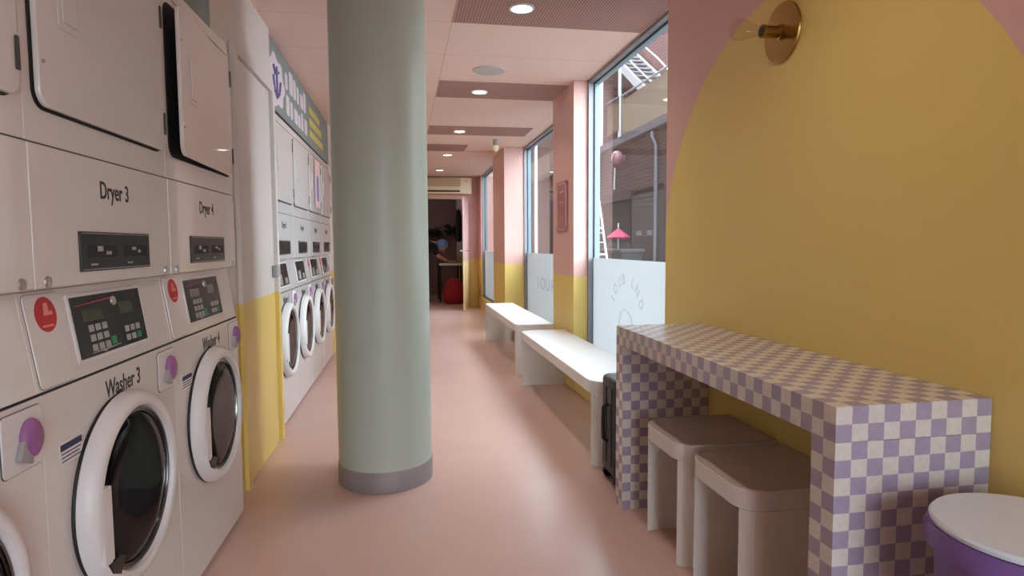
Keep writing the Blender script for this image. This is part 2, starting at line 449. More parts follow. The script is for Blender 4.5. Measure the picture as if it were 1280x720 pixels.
# service door in the white panel
dr = bm_()
prism(dr, [(LX(DOOR, 3.04)+.012, 3.04), (LX(DOOR, 3.04)+.001, 3.04), (LX(DOOR, 3.62)+.001, 3.62), (LX(DOOR, 3.62)+.012, 3.62)], .006, 1.985, bev=.002)
door1 = struct('door_1', dr, 'leftpanel')
def arch_frame(L, y0, y1, top, w, off):
    r = bm_()
    for (a, c_, z0, z1) in ((y0, y0+w, 0, top), (y1-w, y1, 0, top)):
        prism(r, [(LX(L, a)+off, a), (LX(L, a)+.001, a), (LX(L, c_)+.001, c_), (LX(L, c_)+off, c_)], z0, z1)
    prism(r, [(LX(L, y0+w)+off, y0+w), (LX(L, y0+w)+.001, y0+w), (LX(L, y1-w)+.001, y1-w), (LX(L, y1-w)+off, y1-w)], top-w*.9, top)
    return r
obj('door_frame', arch_frame(DOOR, 2.965, 3.77, 2.045, .052, .022), 'leftpanel', door1)
lk = bm_(); yb = 3.64; xb = LX(DOOR, yb)
box(lk, xb+.012, xb+.040, yb-.035, yb+.035, .955, 1.025, .006); obj('door_latch', lk, 'grey_plastic', door1)

# end wall with the open doorway
b = bm_(); box(b, 1.20, 1.70, 11.4, 11.52, 0, 2.6)
we = struct('wall_end', b, 'endwall')
b = bm_(); box(b, -1.6, .05, 11.4, 11.52, 0, 2.6); struct('wall_end', b, 'endwall')
b = bm_(); box(b, .05, 1.20, 11.4, 11.52, 1.975, 2.6); struct('wall_end', b, 'endwall')
# the back room
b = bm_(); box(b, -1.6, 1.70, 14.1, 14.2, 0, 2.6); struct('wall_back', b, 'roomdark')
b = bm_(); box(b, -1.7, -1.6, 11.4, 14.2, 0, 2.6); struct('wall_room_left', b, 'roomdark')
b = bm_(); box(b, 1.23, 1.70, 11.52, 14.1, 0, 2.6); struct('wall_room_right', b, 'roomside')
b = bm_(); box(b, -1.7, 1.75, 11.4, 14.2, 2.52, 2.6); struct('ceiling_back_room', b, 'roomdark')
# open door leaf swung into the corridor
ang = math.atan2(1.19-1.02, 11.36-10.57)
d2 = bm_(); box(d2, -.02, .02, -.80, 0, .008, 1.955, .003)
door2 = struct('door_2', d2, 'doorleaf'); door2.location = (1.215, 11.375, 0); door2.rotation_euler = (0, 0, -ang)
h = bm_(); path(h, [(-.02, -.735, 1.03), (-.065, -.735, 1.03), (-.07, -.70, 1.03), (-.07, -.62, 1.03)], .010); obj('door_handle', h, 'steel', door2)
h = bm_(); path(h, [(.02, -.735, 1.03), (.065, -.735, 1.03), (.07, -.70, 1.03), (.07, -.62, 1.03)], .010); obj('door_handle', h, 'steel', door2)
h = bm_(); box(h, -.026, -.018, -.76, -.71, 1.08, 1.16, .002); obj('lock_plate', h, 'steel', door2)
# glazed shopfront behind the photographer
b = bm_(); box(b, -1.6, .1, -2.3, -2.2, 0, ZC+.08); struct('wall_front', b, 'pillar')
b = bm_(); box(b, .1, 1.70, -2.3, -2.2, 1.95, ZC+.08)
w4 = struct('window_4', b, 'alu_dark')
for xa in (.1, .87, 1.64):
    q = bm_(); box(q, xa, xa+.06, -2.29, -2.21, 0, 1.95); obj('mullion', q, 'alu_dark', w4)
q = bm_(); box(q, .14, 1.66, -2.255, -2.245, 0, 1.95); obj('glass_pane', q, 'glass', w4)

# ------------------------------------------------------------------ ceiling fittings
strips = [(2.97, 3.506, .30, 1.392, 'nearest to the camera'), (4.735, 5.25, .30, 1.296, 'at the first pillar'),
          (6.505, 7.0, .30, 1.392, 'over the far bench'), (7.69, 8.21, -.9, .826, 'at the second pillar, ending short of it')]
for (y0, y1, x0, x1, w) in strips:
    b = bm_(); box(b, x0, x1, y0, y1, ZC-.004, ZC-.0005)
    tag(obj('ceiling_strip', b, 'perf'), 'brown perforated strip in the pink ceiling, ' + w, 'ceiling panel', 'perforated ceiling strips')
b = bm_(); box(b, .84, 1.29, 8.18, 8.196, ZC-.004, ZC-.0005); tr = obj('trim_1', b, 'perf'); tr['kind'] = 'structure'
lampn = ['just above the checked table, out of shot', 'in the nearest perforated strip', 'in the perforated strip at the first pillar', 'in the perforated strip over the far bench',
         'in plain ceiling, second from the end wall', 'nearest the end wall air conditioner']
for i, y in enumerate([1.48, 3.24, 5.02, 6.76, 8.55, 10.3]):
    t = thing('downlight', 'round lit ceiling downlight ' + lampn[i], 'downlight', (.636, y, ZC), 0, 'recessed downlights')
    zt = -.004 if i in (0, 1, 2, 3) else -.0005
    b = bm_(); lathe(b, [(.066, zt), (.066, zt-.006), (.054, zt-.008), (.052, zt-.003), (.052, zt)], n=32); obj('trim_ring', b, 'plastic_white', t, True, key=('ring', zt))
    b = bm_(); lathe(b, [(0, zt-.0065), (.052, zt-.0065), (.052, zt-.001), (0, zt-.001)], n=32); obj('diffuser', b, 'lamp', t, key=('diff', zt))
    ld = bpy.data.lights.new('downlight_lamp', 'AREA'); ld.shape = 'DISK'; ld.size = .10; ld.energy = 3.0; ld.spread = math.radians(125); ld.color = (1, .92, .84)
    lo = bpy.data.objects.new('downlight_lamp', ld); C.objects.link(lo); lo.location = (.636, y, ZC-.014)
b = bm_(); lathe(b, [(0, -.008), (.10, -.008), (.112, -.006), (.116, -.001), (.116, 0)], n=40, origin=(.629, 4.42, ZC))
tag(obj('ceiling_speaker', b, 'speaker', smooth=True), 'round pale grey speaker grille set flush in the pink ceiling', 'speaker')
t = thing('ceiling_sensor', 'small white sensor on a stub hanging from the ceiling by the second pillar', 'sensor', (1.10, 7.25, ZC))
b = bm_(); lathe(b, [(.03, 0), (.03, -.05), (.022, -.055), (.022, -.07)], n=20); obj('mount', b, 'grey_plastic', t, True)
b = bm_(); lathe(b, [(.022, -.07), (.04, -.075), (.042, -.11), (.025, -.14), (0, -.145)], n=20); obj('sensor_head', b, 'ac', t, True)

# ------------------------------------------------------------------ column
r0 = .2225
t = thing('column', 'tall round pale sage column standing mid corridor', 'column', (-.0955, 3.027, 0))
b = bm_(); lathe(b, [(r0, .098), (r0, ZC-.001)], n=96); obj('shaft', b, 'column', t, True)
b = bm_(); lathe(b, [(r0+.004, 0.001), (r0+.004, .092), (r0, .098)], n=96); k = obj('base_band', b, 'band', t, True); k['label'] = 'grey skirting band'

# ------------------------------------------------------------------ washers and dryers
# local frame: origin on the floor at the centre of the front plane; +x out of the front, +y along the row
hw = W/2-.002
def sticker_lines(b, y0, y1, z0, n, dz, x):
    for i in range(n): box(b, x, x+.0006, y0, y1-(.006 if i % 2 else 0), z0-i*dz, z0-i*dz+dz*.35)

def kfac(pos, key, detail):
    return key

def washer(num, L, y, label, detail=True, text=True):
    x0 = LX(L, y); rz = -math.atan(L[1])
    t = thing('washer', label, 'washing machine', (x0, y, 0), rz, 'front loading washers')
    k = lambda s: ('w', s)
    b = bm_(); box(b, -.66, -.006, -hw, hw, .012, .840)
    prism(b, [(-.66, .840), (-.012, .840), (-.042, 1.043), (-.66, 1.043)], -hw, hw, 'y')
    obj('body', b, 'enamel', t, key=k('body'))
    b = bm_(); box(b, -.60, -.03, -hw+.02, hw-.02, 0, .012); obj('base_plinth', b, 'rubber', t, key=k('plinth'))
    b = bm_(); box(b, -.006, 0, -hw, hw, .016, .8375, .003); obj('front_panel', b, 'enamel', t, key=k('fp'))
    b = bm_(); box(b, -.0055, -.003, -hw, hw, .8375, .8425); obj('seam_shade', b, 'rubber', t, key=k('seam'))  # black strip in the open gap stands in for its shade
    # sloping control fascia
    b = bm_(); prism(b, [(-.012, .842), (-.004, .842), (-.034, 1.043), (-.042, 1.043)], -hw, hw, 'y', bev=.0015); fa = obj('control_fascia', b, 'enamel', t, key=k('fascia'))
    sl = math.atan2(.030, .201)
    # a child frame on the sloping face: plane through (x=-.004,z=.842), tilted back
    def on(bm):
        bm.transform(Matrix.Translation((-.004, 0, .842)) @ Matrix.Rotation(-sl, 4, 'Y')); return bm
    b = bm_(); prism(b, rrect(-hw+.0112, -.1985, .0028, .1966, .0132), 0, .0008, 'x'); on(b); obj('plate_edge_shade', b, 'hinge', fa, key=k('groove'))  # dark sheet behind the plate paints its edge shadow
    b = bm_(); prism(b, rrect(-hw+.012, -.200, .004, .196, .012), 0, .0035, 'x', bev=.001); on(b); obj('cover_plate', b, 'enamel', fa, key=k('plate'))
    b = bm_(); prism(b, rrect(-.178, .184, .028, .186, .006), -.001, .004, 'x', bev=.001); on(b); obj('display_bezel', b, 'plastic_white', fa, key=k('bez'))
    b = bm_(); box(b, .002, .0055, -.169, .175, .036, .178, .0008); on(b); dp = obj('display_panel', b, 'panel_black', t, key=k('disp'))
    if detail:
        b = bm_(); box(b, .0055, .0062, -.13, -.04, .118, .146); on(b); obj('screen', b, 'lcd', dp, key=k('lcd'))
        b = bm_(); box(b, .0055, .0062, .045, .12, .118, .150); on(b); obj('screen', b, 'lcd', dp, key=k('lcd2'))
        b = bm_(); prism(b, [(-.155, .1560), (.02, .1635), (.02, .1665), (-.155, .158)], .0055, .0063, 'x'); on(b); obj('red_stripe', b, 'red', dp, key=k('stripe'))
        b = bm_(); lathe(b, [(.012, .0055), (.011, .009), (.006, .0115), (0, .012)], 'x', 20, (0, .022, .156)); on(b); obj('key_switch', b, 'steel', dp, True, key=k('ks'))
        for (a0, nx) in ((-.105, 3), (.065, 3)):
            for i in range(nx):
                for j in range(3 if a0 < 0 else 2):
                    gr = (a0 > 0 and i == 2 and j == 0)
                    b = bm_(); yy = a0+i*.031; zz = .055+j*.023
                    box(b, .0055, .0075, yy-.011, yy+.011, zz-.008, zz+.008, .001); on(b)
                    obj('keypad_button', b, 'key_green' if gr else 'key_grey', dp, key=k(('key', a0, i, j)))
        b = bm_(); box(b, .0055, .0075, -.105+3*.031-.012, -.105+3*.031+.012, .050, .070, .001); on(b); obj('keypad_button', b, 'key_green', dp, key=k('keyg'))
        b = bm_(); prism(b, [(-.12, .043), (-.075, .043), (-.06, .039), (-.045, .043), (.02, .046), (.02, .0475), (-.12, .0445)], .0055, .0062, 'x'); on(b); obj('printed_rule', b, 'key_grey', dp, key=k('rule'))
    else:
        for (a0, a1, z0, z1) in ((-.12, -.03, .045, .11), (.05, .13, .045, .085)):
            b = bm_(); box(b, .0055, .007, a0, a1, z0, z1, .001); on(b); obj('keypad', b, 'grey_plastic', dp, key=k(('kp', a0)))
    if detail or num in (7, 8):
        b = bm_(); lathe(b, [(0, .0044), (.037, .0044), (.037, .0034), (0, .0034)], 'x', 32, (0, -.262, .152)); on(b)
        st = obj('round_sticker', b, 'red', t, key=k('st')); st['label'] = 'red round sticker'
        if detail:
            b = bm_(); prism(b, [(-.008, .150), (.022, .150), (.022, .158), (.010, .158), (.010, .176), (-.003, .176)], .0044, .005, 'x')
            b.transform(Matrix.Translation((0, -.262, 0))); on(b); obj('printed_mark', b, 'palered', st, key=k('stm'))
            b = bm_(); box(b, .0044, .005, -.262-.02, -.262+.02, .126, .130); on(b); obj('printed_mark', b, 'palered', st, key=k('stm2'))
    # detergent dispenser drawer with the purple sticker
    b = bm_(); prism(b, rrect(.2135, hw-.0005, .7105, .8275, .013), -.001, .0012, 'x'); obj('drawer_edge_shade', b, 'hinge', t, key=k('ddg'))  # dark outline behind the drawer front, edge shade put into colour
    b = bm_(); prism(b, rrect(.215, hw-.002, .712, .826, .012), -.001, .004, 'x', bev=.0015); dd = obj('dispenser_drawer', b, 'plastic_white', t, key=k('dd'))
    b = bm_(); prism(b, [(.246, .738), (.284, .722), (.292, .775), (.258, .770)], .0035, .016, 'x', bev=.003); gp = obj('drawer_grip_shade', b, 'grey_plastic', dd, True, key=k('grip'))  # grey wedge stands in for the shadow of the pull recess
    b = bm_(); lathe(b, [(0, .023), (.010, .0225), (.022, .020), (.029, .015), (.0315, .008), (.030, .0035), (0, .0035)], 'x', 28, (0, .291, .770), sq=(.95, 1.22)); sp = obj('purple_sticker', b, 'purple', dd, True, key=k('pst')); sp['label'] = 'purple sticker'
    # porthole door
    yc, zc = -.020, .533
    b = bm_(); lathe(b, [(.236, 0), (.238, .003), (.236, .007), (.225, .007), (.225, 0)], 'x', 72, (0, yc, zc)); obj('door_seal', b, 'rubber', t, True, key=k('seal'))
    b = bm_(); lathe(b, [(.234, .007), (.239, .010), (.238, .022), (.233, .036), (.226, .045), (.217, .049), (.207, .049), (.201, .046), (.198, .039), (.197, .008)], 'x', 80, (0, yc, zc)); dv = obj('door', b, 'plastic_white', t, True, key=k('door'))
    b = bm_(); lathe(b, [(.197, .012), (.197, .034), (.193, .037), (.189, .036), (.188, .032), (.184, .032), (.182, .012)], 'x', 80, (0, yc, zc)); obj('chrome_ring', b, 'steel_dark', dv, True, key=k('chr'))
    b = bm_(); lathe(b, [(.184, .012), (.184, .028), (.176, .034), (.150, .039), (.12, .041), (.08, .040), (.04, .039), (0, .0385)], 'x', 80, (0, yc, zc)); obj('porthole_glass', b, 'drum_glass', dv, True, key=k('glass'))
    b = bm_(); prism(b, [(yc-.210, zc-.110), (yc-.164, zc-.110), (yc-.164, zc+.062), (yc-.210, zc+.062)], .034, .050, 'x', bev=.003); obj('door_handle', b, 'plastic_white', dv, key=k('dh'))
    b = bm_(); prism(b, [(yc-.192, zc-.112), (yc-.140, zc-.112), (yc-.112, zc-.130), (yc-.140, zc-.160), (yc-.172, zc-.142)], .038, .0505, 'x', bev=.002); obj('latch_cover', b, 'panel_black', dv, key=k('lc'))
    # instruction label low on the left of the door
    if detail:
        b = bm_(); box(b, 0, .0008, -.285, -.196, .675, .722); lb = obj('instruction_label', b, 'paper', t, key=k('lbl'))
        b = bm_(); box(b, .0008, .0013, -.282, -.199, .705, .719); obj('printed_bar', b, 'navy', lb, key=k('lbar'))
        for i in range(3):
            b = bm_(); box(b, .0008, .0013, -.278, -.205-.006*(i % 2), .697-.008*i, .6995-.008*i); obj('printed_line', b, 'navy', lb, key=k(('ll', i)))
    if text: text_obj('Washer %d' % num, .060, 'ink', t, (.0002, .012, .770), xs=.78)
    return t

def dryer(num, L, y, label, ajar=0., text=True, detail=True):
    x0 = LX(L, y); rz = -math.atan(L[1])
    t = thing('dryer', label, 'tumble dryer', (x0, y, 1.046), rz, 'stacked dryers')
    k = lambda s: ('d', s); B = 1.046
    b = bm_(); box(b, -.66, -.006, -hw, hw, .001, 1.934-B); obj('body', b, 'enamel', t, key=k('body'))
    b = bm_(); box(b, -.006, .004, -hw, hw, .003, 1.3365-B, .003); obj('lower_panel', b, 'enamel', t, key=k('lp'))
    b = bm_(); box(b, -.006, 0, -hw, hw, 1.3395-B, 1.8935-B, .002); obj('front_panel', b, 'enamel', t, key=k('fp'))
    b = bm_(); box(b, -.006, .001, -hw, hw, 1.8965-B, 1.936-B, .002); obj('top_strip', b, 'enamel', t, key=k('ts'))
    for z in (1.338, 1.895):
        b = bm_(); box(b, -.0055, -.002, -hw, hw, z-.0018-B, z+.0018-B); obj('seam_shade', b, 'rubber', t, key=k(('seam', z)))  # dark fill gives the panel gaps their shade as colour
    # door recess surround, door with moulded handle, hinges
    b = bm_(); prism(b, rrect(-.311, .312, 1.4065-B, 1.873-B, .038), -.001, .003, 'x'); obj('door_gasket', b, 'rubber', t, key=k('dg'))
    b = bm_(); prism(b, rrect(-.620, 0, 1.412-B, 1.868-B, .034, n=8), .0035, .015, 'x', bev=.003)
    dv = obj('door', b, 'enamel', t, key=k('door'), loc=(0, .314, 0)); dv.rotation_euler = (0, 0, ajar)
    b = bm_(); prism(b, rrect(-.545, -.465, 1.585-B, 1.735-B, .012), .015, .0175, 'x', bev=.001); hd = obj('door_handle', b, 'enamel', dv, key=k('dh'))
    b = bm_(); prism(b, rrect(-.535, -.475, 1.600-B, 1.722-B, .008), .0175, .0215, 'x', bev=.003); obj('grip', b, 'enamel', hd, key=k('grip'))
    for z in (1.460, 1.765):
        b = bm_(); box(b, .0155, .0195, -.014, -.004, z-B, z+.062-B, .001); obj('hinge', b, 'hinge', dv, key=k(('h', z)))
    for z in (1.50, 1.76):
        b = bm_(); tube(b, (.015, -.605, z-B), (.0175, -.605, z-B), .004, n=10); obj('screw', b, 'grey_plastic', dv, key=k(('ds', z)))
    b = bm_(); box(b, .003, .008, -.175, .182, 1.077-B, 1.167-B, .001); cp = obj('control_panel', b, 'panel_black', t, key=k('cp'))
    for nm, (a0, a1, z0, z1), m_ in (('printed_frame', (-.168, .175, 1.162, 1.164), 'grey_plastic'), ('printed_frame', (-.168, .175, 1.080, 1.082), 'grey_plastic'),
                                ('screen', (-.145, -.005, 1.108, 1.136), 'rubber'), ('screen', (.03, .165, 1.108, 1.136), 'rubber')):
        b = bm_(); box(b, .008, .0085, a0, a1, z0-B, z1-B); obj(nm, b, m_, cp, key=k((nm, a0, z0)))
    if detail:
        for (a, z, w_, h_) in ((-.09, 1.128, .024, .012), (-.05, 1.118, .024, .008), (.085, 1.128, .022, .008), (.115, 1.121, .014, .008), (-.12, 1.092, .03, .004), (.06, 1.092, .03, .004)):
            b = bm_(); box(b, .0085, .0095, a-w_/2, a+w_/2, z-h_/2-B, z+h_/2-B); obj('control_button', b, 'key_grey', cp, key=k(('cb', a)))
        for a in (-.298, .298):
            b = bm_(); lathe(b, [(.012, .004), (.011, .007), (.006, .009), (0, .0085)], 'x', 18, (0, a, 1.062-B)); obj('screw', b, 'steel', t, True, key=k(('sc', a)))
    if text: text_obj('Dryer %d' % num, .058, 'ink', t, (.0042, .005, 1.247-B), xs=.80)
    return t

near_y = [1.005, 1.6845, 2.364]
wl = {2: 'white washer at the left edge of the photo, beside washer 3', 3: 'white front loading washer lettered Washer 3, porthole in full view', 4: 'white front loading washer lettered Washer 4, beside the yellow wall',
      5: 'white washer just past the yellow door, nearest of the far row', 6: 'white washer second from the yellow door in the far row', 7: 'white washer third from the yellow door in the far row', 8: 'white washer last of the far row, half behind the column'}
dl = {2: 'white dryer at the left edge of the photo, beside dryer 3', 3: 'white dryer lettered Dryer 3 above washer 3, door shut', 4: 'white dryer lettered Dryer 4 with its door standing ajar',
      5: 'white dryer just past the white door, nearest of the far row', 6: 'white dryer second from the white door in the far row', 7: 'white dryer with a poster on its door in the far row', 8: 'white dryer last of the far row, half behind the column'}
for i, n in enumerate((2, 3, 4)):
    washer(n, NEAR, near_y[i], wl[n]); dryer(n, NEAR, near_y[i], dl[n], ajar=.045 if n == 4 else 0.)
for i, n in enumerate((5, 6, 7, 8)):
    y = 3.795+W*(i+.5)
    washer(n, FAR, y, wl[n], detail=False); dryer(n, FAR, y, dl[n], detail=False)
# poster stuck on the seventh dryer
y = 3.795+W*2.5
t = thing('poster', 'pink and blue poster taped on a far dryer door', 'poster', (LX(FAR, y)+.0220, y+.06, 1.46), -math.atan(FAR[1]))
b = bm_(); box(b, 0, .0012, -.15, .15, 0, .40); obj('sheet', b, 'posterpink', t)
b = bm_(); prism(b, rrect(-.07, .08, .05, .27, .05), .0012, .0018, 'x'); obj('printed_shape', b, 'posterblue', t)
b = bm_(); box(b, .0012, .0018, .10, .145, .06, .24); obj('printed_strip', b, 'signwhite', t)

# ------------------------------------------------------------------ signs over the machines
b = slab((DOOR[0], DOOR[1]), .3, 2.713, 1.945, ZC-.002, -1.0)
t = tag(obj('fascia_sign', b, 'signgrey'), 'grey green fascia sign panel over dryers 3 and 4', 'sign')
t = thing('fascia_sign', 'grey green sign with white cloud and yellow print over far dryers', 'sign', (LX(FAR, 3.78), 3.78, 1.955), -math.atan(FAR[1]))
b = bm_(); box(b, -.3, 0, 0.002, 2.75, 0, ZC-.003-1.955); obj('panel', b, 'signgrey', t)
# cloud
cl = []
for i in range(60):
    a = 2*PI*i/60; r = 1+.10*math.cos(7*a)
    cl.append((.27+.25*r*math.cos(a), .185+.15*r*math.sin(a)))
b = bm_(); prism(b, cl, 0, .002, 'x'); q = obj('cloud_print', b, 'signwhite', t)
for pts in ([(.003, .17, .20), (.003, .20, .12), (.003, .27, .085), (.003, .34, .12), (.003, .38, .20)], [(.003, .27, .09), (.003, .27, .27)], [(.003, .18, .26), (.003, .22, .22), (.003, .33, .25)]):
    b = bm_(); path(b, pts, .010, 6); obj('drawn_line', b, 'signpurple', q)
for row, (z, h_, y0, n, wd) in enumerate(((.215, .15, .56, 6, .11), (.05, .13, .58, 6, .11))):
    for i in range(n):
        hh = h_*(.7+.3*((i*7+row*3) % 4)/3); yy = y0+i*(wd+.035)
        b = bm_(); prism(b, rrect(yy, yy+wd*(.75+.4*((i*5+row) % 3)/2), z, z+hh, .02), 0, .002, 'x'); obj('print_stroke', b, 'signwhite', t)
for row in range(3):
    b = bm_(); prism(b, rrect(1.55, 2.35-.1*row, .07+.095*row, .13+.095*row, .02), 0, .002, 'x'); obj('print_line', b, 'signyellow', t)

# ------------------------------------------------------------------ checked table
t = thing('console_table', 'lavender and cream checked console table against the yellow wall', 'table', (.9035, 1.150, 0))
tw, tl, th = 10*T, 35*T, 20*T
b = bm_(); box(b, 0, tw, 0, tl, th-2*T, th, .0015)
to = obj('table_top', b, 'check', t)
b = bm_(); box(b, 0, tw, 0, 2*T, 0, th-2*T-.0002, .0008); obj('leg', b, 'check', t)
b = bm_(); box(b, 0, tw, tl-2*T, tl, 0, th-2*T-.0002, .0008); obj('leg', b, 'check', t)

# ------------------------------------------------------------------ stools and benches: a slab on two end panels, round corners on the corridor side
def slab_seat(name, label, cat, x0, x1, y0, y1, h, th_, lt, rr, m, mtop, group, rz=0., corners=(1, 0, 0, 1)):
    t = thing(name, label, cat, (x0, y0, 0), rz, group)
    w, l = x1-x0, y1-y0
    pl = rrect(0, w, 0, l, rr, corners, 10)
    b = bm_(); prism(b, pl, h-th_, h-.004, bev=.0015); s = obj('seat', b, m, t)
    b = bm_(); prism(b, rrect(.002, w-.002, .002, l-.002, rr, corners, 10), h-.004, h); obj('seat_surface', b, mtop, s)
    b = bm_(); prism(b, clip(pl, (-1, lt)), 0, h-th_-.0005, bev=.001); obj('leg', b, m, t)
    b = bm_(); prism(b, clip(pl, (1, l-lt)), 0, h-th_-.0005, bev=.001); obj('leg', b, m, t)
    return t
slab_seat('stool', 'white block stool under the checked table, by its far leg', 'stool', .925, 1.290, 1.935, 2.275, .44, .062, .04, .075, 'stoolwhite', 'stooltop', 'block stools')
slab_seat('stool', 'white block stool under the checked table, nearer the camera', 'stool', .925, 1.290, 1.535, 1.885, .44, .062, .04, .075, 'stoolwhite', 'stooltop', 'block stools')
slab_seat('bench', 'long white bench nearer the checked table, suitcase at its end', 'bench', .925, 1.292, 2.93, 4.86, .44, .062, .05, .09, 'benchwhite', 'benchwhite', 'white benches')
slab_seat('bench', 'long white bench farther down the corridor', 'bench', .955, 1.292, 5.20, 7.23, .44, .062, .05, .06, 'benchwhite', 'benchwhite', 'white benches')

# ------------------------------------------------------------------ suitcase
t = thing('suitcase', 'black cabin suitcase between bench and checked table', 'suitcase', (.945, 2.635, 0))
b = bm_(); prism(b, rrect(0, .34, 0, .225, .045), .045, .505, bev=.018); obj('shell', b, 'case', t, True)
for i in range(2):
    b = bm_(); box(b, -.004, .0, .055+i*.075, .085+i*.075, .09, .46, .002); obj('rib', b, 'case', t)
b = bm_(); path(b, [(-.002, .112, .20), (-.022, .112, .215), (-.024, .112, .30), (-.022, .112, .365), (-.002, .112, .38)], .009); obj('side_handle', b, 'rubber', t, True)
b = bm_(); path(b, [(.06, .112, .50), (.06, .112, .522), (.10, .112, .530), (.20, .112, .530), (.24, .112, .522), (.24, .112, .50)], .009); obj('top_handle', b, 'rubber', t, True)
for (x_, y_) in ((.035, .03), (.035, .195), (.305, .03), (.305, .195)):
    b = bm_(); tube(b, (x_-.004, y_-.012, .026), (x_-.004, y_+.012, .026), .026, n=20); wh = obj('wheel', b, 'rubber', t, True)
    b = bm_(); box(b, x_-.016, x_+.016, y_-.018, y_+.018, .045, .062, .004); obj('caster_housing', b, 'case', wh)

# ------------------------------------------------------------------ purple laundry bin with a white lid
t = thing('laundry_bin', 'purple round bin with a white lid at the table end', 'bin', (1.122, .905, 0))
b = bm_(); lathe(b, [(0, .004), (.118, .004), (.124, .012), (.148, .52), (.152, .555), (.166, .560), (.168, .585), (.162, .600), (.150, .600), (.146, .56), (.115, .02), (0, .016)], n=56); obj('tub', b, 'purpleplastic', t, True)
b = bm_(); lathe(b, [(0, .600), (.146, .600), (.158, .6015), (.160, .609), (.156, .614), (.120, .616), (0, .617)], n=56); obj('lid', b, 'lid', t, True)
for s in (-1, 1):
    b = bm_(); path(b, [(s*.03-.15, -.05*s, .50), (-.178, -.03*s, .49), (-.185, 0, .47), (-.178, .03, .49), (-.15, .05, .50)] if s == 1 else [(.15, -.05, .50), (.172, -.03, .49), (.178, 0, .47), (.172, .03, .49), (.15, .05, .50)], .010); obj('handle', b, 'purpleplastic', t, True)

# ------------------------------------------------------------------ brass wall light
t = thing('wall_sconce', 'round brass wall light with a clear bulb on the yellow arch', 'wall light', (XR, 1.965, 1.848))
b = bm_(); lathe(b, [(0, -.0005), (.098, -.0005), (.100, -.004), (.098, -.010), (0, -.012)], 'x', 64); obj('back_plate', b, 'brass', t, True)
b = bm_(); lathe(b, [(.026, -.012), (.026, -.020), (.020, -.022), (.020, -.072), (.0225, -.074), (.0225, -.082), (.018, -.082), (.016, -.06), (0, -.06)], 'x', 32); obj('socket', b, 'brass', t, True)
b = bm_(); lathe(b, [(.017, -.062), (.0175, -.0815), (0, -.0815)], 'x', 24); obj('socket_insert', b, 'brass_dark', t, True)
b = bm_(); lathe(b, [(.014, -.082), (.021, -.11), (.031, -.148), (.035, -.170), (.031, -.184), (.018, -.192), (0, -.194)], 'x', 32); obj('bulb', b, 'bulbglass', t, True)

# ------------------------------------------------------------------ plaque on the first pillar
t = thing('plaque_sign', 'small mauve sign with pale outline on the first pillar', 'sign', (XR, 4.905, 1.435))
b = bm_(); prism(b, rrect(-.165, .165, -.205, .205, .03), -.012, -.0005, 'x', bev=.002); obj('board', b, 'plaque', t)
for pts in ([(-.013, -.14, -.16), (-.013, -.14, .15), (-.013, -.10, .185), (-.013, .10, .185), (-.013, .14, .15), (-.013, .14, -.15), (-.013, .10, -.185), (-.013, -.10, -.185), (-.013, -.14, -.16)],
            [(-.013, -.07, .12), (-.013, .05, .12)], [(-.013, -.05, .04), (-.013, .06, .03)], [(-.013, -.06, -.10), (-.013, -.02, -.07), (-.013, .05, -.12)]):
    b = bm_(); path(b, pts, .004, 6); obj('engraved_line', b, 'plaqueline', t)

# ------------------------------------------------------------------ air conditioner above the doorway
t = thing('air_conditioner', 'cream wall air conditioner over the far doorway', 'air conditioner', (.76, 11.4, 2.03))
b = bm_(); box(b, -.55, .50, -.20, -.001, 0.02, .315, .018); obj('casing', b, 'ac', t, True)
b = bm_(); box(b, -.52, .30, -.206, -.199, .155, .295, .002); gr = obj('intake_grille', b, 'ac_grille', t)
for i in range(6):
    q = bm_(); box(q, -.515, .295, -.210, -.205, .165+.021*i, .172+.021*i); obj('grille_bar', q, 'ac', gr)
b = bm_(); box(b, -.50, .29, -.204, -.199, .055, .085, .001); obj('air_outlet', b, 'rubber', t)
b = bm_(); tube(b, (.40, -.204, .25), (.40, -.199, .25), .014, n=16); obj('dial', b, 'grey_plastic', t)

# ------------------------------------------------------------------ back room: table, person, bean bag, jacket, plants
t = thing('work_table', 'black table with a pale edge in the room beyond the doorway', 'table', (.72, 12.25, 0))
b = bm_(); box(b, 0, .45, 0, .70, .752, .782, .003); obj('table_top', b, 'tableblack', t)
b = bm_(); box(b, -.004, .454, -.012, -.001, .728, .780, .003); obj('table_edge', b, 'tablegrey', t)
for (x_, y_) in ((.02, .02), (.43, .02), (.02, .68), (.43, .68)):
    b = bm_(); tube(b, (x_, y_, 0), (x_, y_, .752), .018, n=12); obj('leg', b, 'tableblack', t)
# person bending over the table: one continuous skinned body
def skinned(name, verts, edges, radii, m, parent, root=0, sub=2):
    me = bpy.data.meshes.new('t'); me.from_pydata(verts, edges, [])
    o = bpy.data.objects.new('t', me); C.objects.link(o)
    md = o.modifiers.new('s', 'SKIN'); md.use_smooth_shade = True
    ss = o.modifiers.new('u', 'SUBSURF'); ss.levels = sub; ss.render_levels = sub
    for i, r in enumerate(radii):
        me.skin_vertices[0].data[i].radius = (r, r) if not isinstance(r, tuple) else r
        me.skin_vertices[0].data[i].use_root = (i == root)
    bpy.context.view_layer.update()
    dg = bpy.context.evaluated_depsgraph_get()
    me2 = bpy.data.meshes.new_from_object(o.evaluated_get(dg)); bpy.data.objects.remove(o)
    me2.materials.clear(); me2.materials.append(M[m])
    for p in me2.polygons: p.use_smooth = True
    q = bpy.data.objects.new(name, me2); C.objects.link(q); q.parent = parent
    return q
t = thing('person', 'person in a pale blue head covering and dark clothes bending over the black table', 'person', (.30, 12.45, 0))
